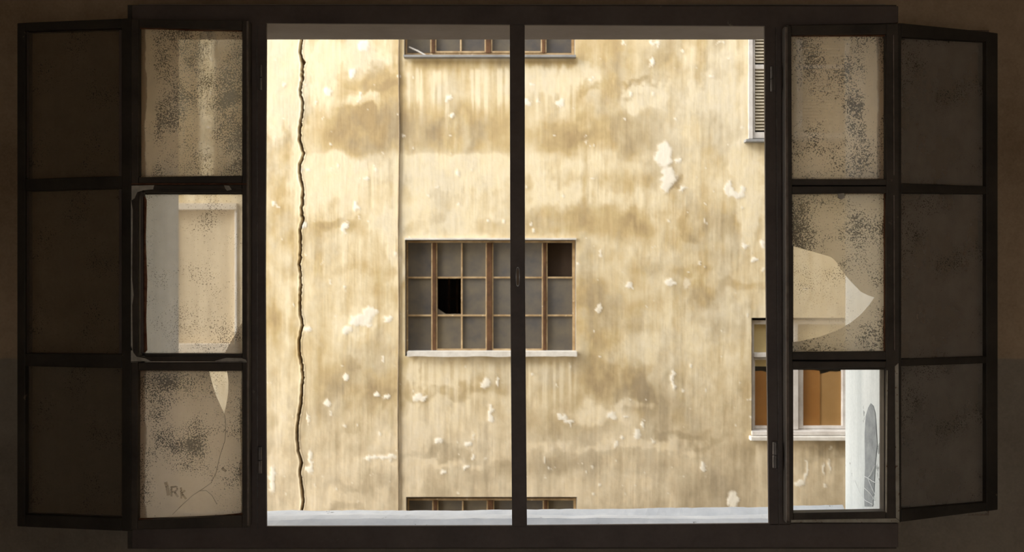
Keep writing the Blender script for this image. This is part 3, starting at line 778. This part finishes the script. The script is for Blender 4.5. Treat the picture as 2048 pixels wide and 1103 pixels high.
# ------------------------------------------------------------------ open casement leaves
def poly_pane(name, pts3, thick, mat, parent, clear=M['clear']):
    """Pane of any outline, possibly concave: front face dusty, back and edges clear."""
    bm = bmesh.new()
    vs = [bm.verts.new(p) for p in pts3]
    fc = bm.faces.new(vs); fc.material_index = 1
    ext = bmesh.ops.extrude_face_region(bm, geom=[fc])
    nv = [g for g in ext['geom'] if isinstance(g, bmesh.types.BMVert)]
    off = Vector(thick)
    for q in nv: q.co += off
    bm.normal_update()
    for q in bm.faces: q.material_index = 0
    bm.faces.ensure_lookup_table()
    front = [q for q in bm.faces if all(w in vs for w in q.verts)]
    if not front:
        q = bm.faces.new(vs); q.material_index = 1
    for q in front: q.material_index = 1
    bmesh.ops.triangulate(bm, faces=[q for q in bm.faces if len(q.verts) > 4])
    c = sum((Vector(p) for p in pts3), Vector()) / len(pts3)
    vv = [x.co.copy() for x in bm.verts]; bm.verts.index_update()
    ff = [tuple(x.index for x in q.verts) for q in bm.faces]; mi = [q.material_index for q in bm.faces]
    bm.free()
    return mk(name, vv, ff, [clear, mat], parent, mi)

LY0, LY1, LP = -.050, -.012, -.030          # leaf front, back and glass plane

def leaf(side, spec, label):
    x_hinge = spec['hinge']; x_fold = spec['fold']; x_end = spec['end']; d_end = spec['d_end']
    root = empty('casement_leaf', (wx(x_hinge, LY0), LY0, wz(1055, LY0)))
    tag(root, label, 'window leaf')
    mat = M['sash']
    def dep(px):                             # the outer half of the leaf swings back to the wall
        t = (px - x_fold) / (x_end - x_fold)
        if t <= 0: return 0.0
        X0, X1 = wx(x_fold, LY0), wx(x_end, LY0 + d_end)
        # depth along a straight line in plan, found from the sight line of this pixel
        k = (px - CX) / F
        # X = X0 + s (X1-X0), y = LY0 + s d_end, X = k (y - CAM_Y)
        s_ = (k * (LY0 - CAM_Y) - X0) / ((X1 - X0) - k * d_end)
        return s_ * d_end
    def Q(px, py, base=LY0): return P(px, py, base + dep(px))
    X0, X1 = wx(x_fold, LY0), wx(x_end, LY0 + d_end)
    n2 = Vector((d_end, -(X1 - X0), 0)); n2.normalize()
    if n2.y < 0: n2 = -n2
    def member(name_, pts, y0=LY0, th=LY1 - LY0, m=mat, bev=.0025, part=1):
        off = Vector((0, th, 0)) if part == 1 else n2 * th
        bb = MB().hexa([Q(a, c, y0) for a, c in pts], off)
        return bb.build(name_, m, root, bevel=bev)
    for nm, pts, part in spec['members']: member(nm, pts, part=part, m=mat if part == 1 else M['sash_shaded'])
    # raised inner bead of every light, a slimmer step in front of the glass
    for pts, part, m in spec['beads']: member('glazing_bead', pts, LP - .010, .008, m, .001, part)
    for pts, part, m in spec['panes']:
        off = Vector((0, .003, 0)) if part == 1 else n2 * .003
        pn = poly_pane('pane', [Q(a, c, LP) for a, c in pts], off, M[m], root)
        if m == spec.get('crack_pane'): crack_parent = pn
    for pts, m in spec.get('extras', ()):
        nm = 'putty' if m == 'putty' else 'lit_worn_edge'
        member(nm, pts, LY0 - .0025, .004, M[m], 0, 1)
    for (hx0, hy0, hx1, hy1) in spec['hinges']:
        xm = (hx0 + hx1) / 2; r = (wx(hx1, -.01) - wx(hx0, -.01)) / 2
        h = MB().rect(xm - 8 if side < 0 else xm - 1, hy0 + 2, xm + 1 if side < 0 else xm + 8, hy1 - 2, -.004, -.001).build('hinge', M['frame'], root)
        for (p, q) in ((hy0, hy0 + (hy1 - hy0) * .49), (hy0 + (hy1 - hy0) * .51, hy1)):
            v, f = tube([P(xm, p, -.012), P(xm, q, -.012)], r, 12)
            mk('hinge_knuckle', v, f, M['metal'], h, bevel=.0015)
    for pts in spec.get('gap_lines', ()):
        v, f = tube([P(a, c, -.004) for a, c in pts], .0014, 6)
        mk('gap_bead', v, f, M['metal'], root)  # pale metal bead added for the light line along the gap
    for pts in spec.get('cracks', ()):
        v, f = tube([P(a, c, LP - .001) for a, c in pts], .0007, 5)
        mk('crack', v, f, M['lit_worn_edge'], crack_parent)
    for pl, w in spec.get('smudges', ()):
        bb = MB()
        for (a, c), (d, e_) in zip(pl[:-1], pl[1:]):
            A, B_ = P(a, c, LP - .0012), P(d, e_, LP - .0012); t_ = (B_ - A).normalized(); n_ = Vector((-t_.z, 0, t_.x)) * (w / 650 / 2)
            bb.hexa([A - n_, B_ - n_, B_ + n_, A + n_], (0, .0006, 0))
        k_ = [1 if q % 6 == 0 else 0 for q in range(len(bb.f))]
        mk('smudge', bb.v, bb.f, [M['clear'], M['g_smudge']], crack_parent, k_)
    return root

def R(a, c, d, e_): return [(a, c), (d, c), (d, e_), (a, e_)]
left = {
    'hinge': 497, 'fold': 262, 'end': 34, 'd_end': .058,
    'members': [
        ('stile', [(484, 40), (497, 40), (497, 1054), (484, 1055)], 1),
        ('stile', [(262, 38), (277, 38), (275, 1058), (262, 1060)], 1),
        ('rail', [(277, 38), (484, 40), (484, 60), (277, 54)], 1),
        ('rail', [(277, 354), (484, 351), (484, 366), (277, 366)], 1), ('rail', [(277, 369), (484, 369), (484, 378), (277, 378)], 1),
        ('rail', [(276, 713), (484, 712), (484, 722), (276, 722)], 1), ('rail', [(276, 724.5), (484, 724.5), (484, 741), (276, 740)], 1),
        ('rail', [(275, 1040), (484, 1030), (484, 1054), (275, 1058)], 1),
        ('stile', [(243, 37), (262, 36), (262, 1062), (243, 1061)], 2),
        ('stile', [(34, 46), (50, 45), (50, 1053), (34, 1052)], 2),
        ('rail', [(50, 45), (243, 37), (243, 56), (50, 62)], 2),
        ('rail', [(50, 358), (243, 352), (243, 376), (50, 382)], 2),
        ('rail', [(50, 706), (243, 708), (243, 736), (50, 732)], 2),
        ('rail', [(50, 1028), (243, 1036), (243, 1061), (50, 1053)], 2)],
    'beads': [
        (R(277, 57, 281, 352), 1, M['sash']), (R(281, 384, 289, 706), 1, M['frame']), (R(289, 378, 484, 385), 1, M['sash']), (R(289, 707, 484, 712), 1, M['sash']),
        ([(289, 392), (292, 400), (290, 480), (293, 560), (291, 640), (293, 700), (287, 706), (286, 392)], 1, M['rust_edge']),
        ([(275, 1036), (330, 1038), (400, 1034), (484, 1026), (484, 1031), (275, 1041)], 1, M['rust_edge']),
        ([(277, 54), (390, 57), (484, 60), (484, 62), (430, 61), (380, 61), (330, 58), (277, 57)], 1, M['rust_edge']),
        (R(238, 60, 243, 352), 2, M['frame']), (R(238, 378, 243, 706), 2, M['frame']), (R(50, 62, 54, 356), 2, M['frame']), (R(50, 380, 54, 706), 2, M['frame'])],
    'panes': [
        (R(274, 52, 487, 357), 1, 'g_l1'),
        ([(487, 640), (481, 650), (470, 668), (458, 690), (449, 706), (440, 716), (487, 716)], 1, 'g_l2'),
        ([(274, 738), (418, 738), (422, 758), (430, 785), (440, 808), (448.5, 826), (453, 806), (456.5, 784), (457, 764), (455, 746), (452, 738), (487, 738), (487, 1034), (272, 1044)], 1, 'g_l3'),
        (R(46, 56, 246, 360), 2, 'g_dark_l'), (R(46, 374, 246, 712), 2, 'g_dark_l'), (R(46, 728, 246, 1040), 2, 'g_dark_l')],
    'extras': [([(263, 371), (308, 370), (306, 378), (285, 380), (274, 384), (269, 396), (263, 400)], 'putty'), ([(448, 370), (458, 371), (463, 379), (454, 381), (450, 376)], 'putty'),
               ([(262, 400), (265, 420), (264, 560), (267, 590), (264, 610), (265, 700), (262, 700)], 'putty'),
               ([(262, 690), (266, 704), (273, 713), (290, 716), (300, 721), (288, 724), (262, 723)], 'putty'), ([(430, 721), (452, 715), (484, 716), (492, 719), (492, 723), (430, 723)], 'putty'),
               ([(262, 722), (494, 722), (494, 724), (262, 724)], 'putty'), ([(262, 366.6), (494, 366.6), (494, 368.4), (262, 368.4)], 'rust_edge'),
               ([(493, 42), (496, 42), (496.5, 1050), (494, 1050)], 'lit_edge_dim')],
    'hinges': [(514.5, 893, 524, 946), (518, 130, 524, 180)],
    'gap_lines': [[(514, 52), (514.5, 500), (515, 1058)]],
    'crack_pane': 'g_l3',
    'smudges': [([(331, 963), (335, 975), (337, 990)], 7), ([(343, 972), (343, 992)], 4), ([(343, 973), (353, 972), (355, 977), (351, 982), (343, 983)], 3.5), ([(349, 983), (356, 993)], 4),
                ([(362, 974), (363, 996)], 4), ([(363, 986), (370, 980)], 3.5), ([(364, 987), (372, 997)], 4), ([(444, 935), (452, 942)], 5)],
    'cracks': [[(449, 828), (452, 850), (450, 880), (440, 910), (432, 945), (422, 965), (408, 975), (385, 990), (365, 1008), (345, 1028)], [(398, 981), (412, 980), (424, 990), (434, 1008)]],
}
right = {
    'hinge': 1576, 'fold': 1797, 'end': 1996, 'd_end': .095,
    'members': [
        ('stile', [(1570, 52), (1583, 52), (1587, 1046), (1573, 1046)], 1),
        ('stile', [(1773, 48), (1797, 47), (1800, 1044), (1772, 1044)], 1),
        ('rail', [(1583, 50), (1773, 48), (1773, 68), (1583, 70)], 1),
        ('rail', [(1583, 358), (1773, 358), (1773, 370), (1583, 370)], 1), ('rail', [(1584, 372), (1773, 372), (1773, 386), (1584, 387)], 1),
        ('rail', [(1585, 704), (1773, 702), (1773, 719), (1585, 719)], 1), ('rail', [(1585, 722), (1773, 722), (1772, 735), (1585, 737)], 1),
        ('rail', [(1587, 1025), (1772, 1022), (1772, 1044), (1587, 1046)], 1),
        ('stile', [(1797, 46), (1803, 46), (1803, 1044), (1797, 1044)], 2),
        ('stile', [(1973, 63), (1996, 66), (1996, 1019), (1973, 1022)], 2),
        ('rail', [(1803, 46), (1973, 63), (1973, 83), (1803, 74)], 2),
        ('rail', [(1803, 366), (1973, 372), (1973, 388), (1803, 386)], 2),
        ('rail', [(1803, 718), (1973, 712), (1973, 726), (1803, 732)], 2),
        ('rail', [(1803, 1018), (1973, 1004), (1973, 1021.5), (1803, 1043)], 2)],
    'beads': [
        (R(1769, 68, 1773, 358), 1, M['sash']), (R(1769, 387, 1773, 704), 1, M['rust_edge']), (R(1583, 70, 1773, 72), 1, M['rust_edge']),
        (R(1768, 738, 1772, 1023), 1, M['sash']), (R(1582.5, 736, 1772, 739), 1, M['sash'])],
    'panes': [
        (R(1579, 66, 1776, 361), 1, 'g_r1'),
        ([(1579, 383), (1776, 383), (1776, 708), (1581, 708), (1581, 684), (1600, 682), (1640, 673), (1672, 661), (1700, 646), (1722, 628), (1738, 610), (1749, 594), (1736, 590), (1722, 583), (1706, 567), (1690, 549), (1679, 533), (1672, 522), (1661, 513), (1640, 507), (1612, 499), (1580, 490)], 1, 'g_r2'),
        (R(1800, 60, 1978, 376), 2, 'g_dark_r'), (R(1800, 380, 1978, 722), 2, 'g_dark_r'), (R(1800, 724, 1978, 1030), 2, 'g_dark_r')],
    'extras': [([(1790, 732), (1797, 726), (1799, 1040), (1792, 1034), (1791, 900)], 'lit_worn_edge'), ([(1582, 1039), (1793, 1036), (1799, 1041), (1799, 1044), (1582, 1044)], 'lit_worn_edge'),  # L-shaped strips paint the light grazing the leaf's lower corner
               ([(1571, 54), (1575, 54), (1579, 1042), (1574, 1040)], 'lit_edge_dim'), ([(1772, 1024), (1774, 740), (1775.5, 740), (1774, 1024)], 'lit_worn_edge'),
               ([(1786, 70), (1788, 70), (1789, 350), (1787, 350)], 'lit_edge_dim'), ([(1787, 390), (1789, 390), (1790, 700), (1788, 700)], 'lit_edge_dim'),
               ([(1676, 387), (1688, 386), (1690, 394), (1683, 399), (1676, 395)], 'putty')],
    'hinges': [(1545, 883, 1556, 935), (1541, 133, 1547, 183)],
    'gap_lines': [[(1552, 55), (1554, 500), (1558, 1050)]],
}
M['lit_edge_dim'] = surf('lit_edge_dim', (.14, .105, .085), (.26, .21, .17), 25, .8, .2, c3=(.36, .33, .28), wear=-.01)  # paints the lit chamfers and step edges of the leaves as a paler tone
leaf(-1, left, 'open left casement leaf with cracked dusty panes, folded back against the wall')
leaf(1, right, 'open right casement leaf with a large curved hole in its middle pane')

# ------------------------------------------------------------------ plaster crumbs and cobweb in the right corner of the sill
rr = random.Random(5)
cv, cf = [], []
for k in range(60):
    u = rr.random() ** 1.6; X = HX - .012 - u * .13; yv = .09 + rr.random() * .28; r = (.003 + rr.random() * .010) * (1.2 - u * .6)
    bm = bmesh.new(); bmesh.ops.create_icosphere(bm, subdivisions=1, radius=r)
    for q in bm.verts: q.co = Vector((q.co.x * rr.uniform(.6, 1.5), q.co.y * rr.uniform(.6, 1.4), q.co.z * rr.uniform(.4, 1.2)))
    bm.verts.index_update(); n0 = len(cv)
    cv += [q.co + Vector((X, yv, ZB + .013 + r * .4 + max(0, .035 - (HX - X)) * .5 * rr.random())) for q in bm.verts]; cf += [tuple(w.index + n0 for w in q.verts) for q in bm.faces]; bm.free()
tag(mk('plaster_rubble', cv, cf, M['reveal']), 'white plaster rubble heaped in the right corner of the stone sill', 'rubble', kind='stuff')
wv, wf = [], []
for pl in ([(1752, 930), (1744, 948), (1738, 955), (1731, 952)], [(1738, 955), (1748, 962), (1762, 968), (1768, 969)], [(1738, 955), (1746, 975), (1752, 988), (1748, 998)], [(1731, 975), (1742, 985), (1752, 1000)], [(1712, 960), (1722, 985), (1733, 1000), (1748, 1008)]):
    v, f = tube([jamb_pt(a, c) + Vector((-.004, 0, 0)) for a, c in pl], .0011, 5)
    n0 = len(wv); wv += v; wf += [tuple(i + n0 for i in q) for q in f]
tag(mk('cobweb', wv, wf, M['web']), 'white cobweb threads clinging to the right jamb', 'cobweb', kind='stuff')
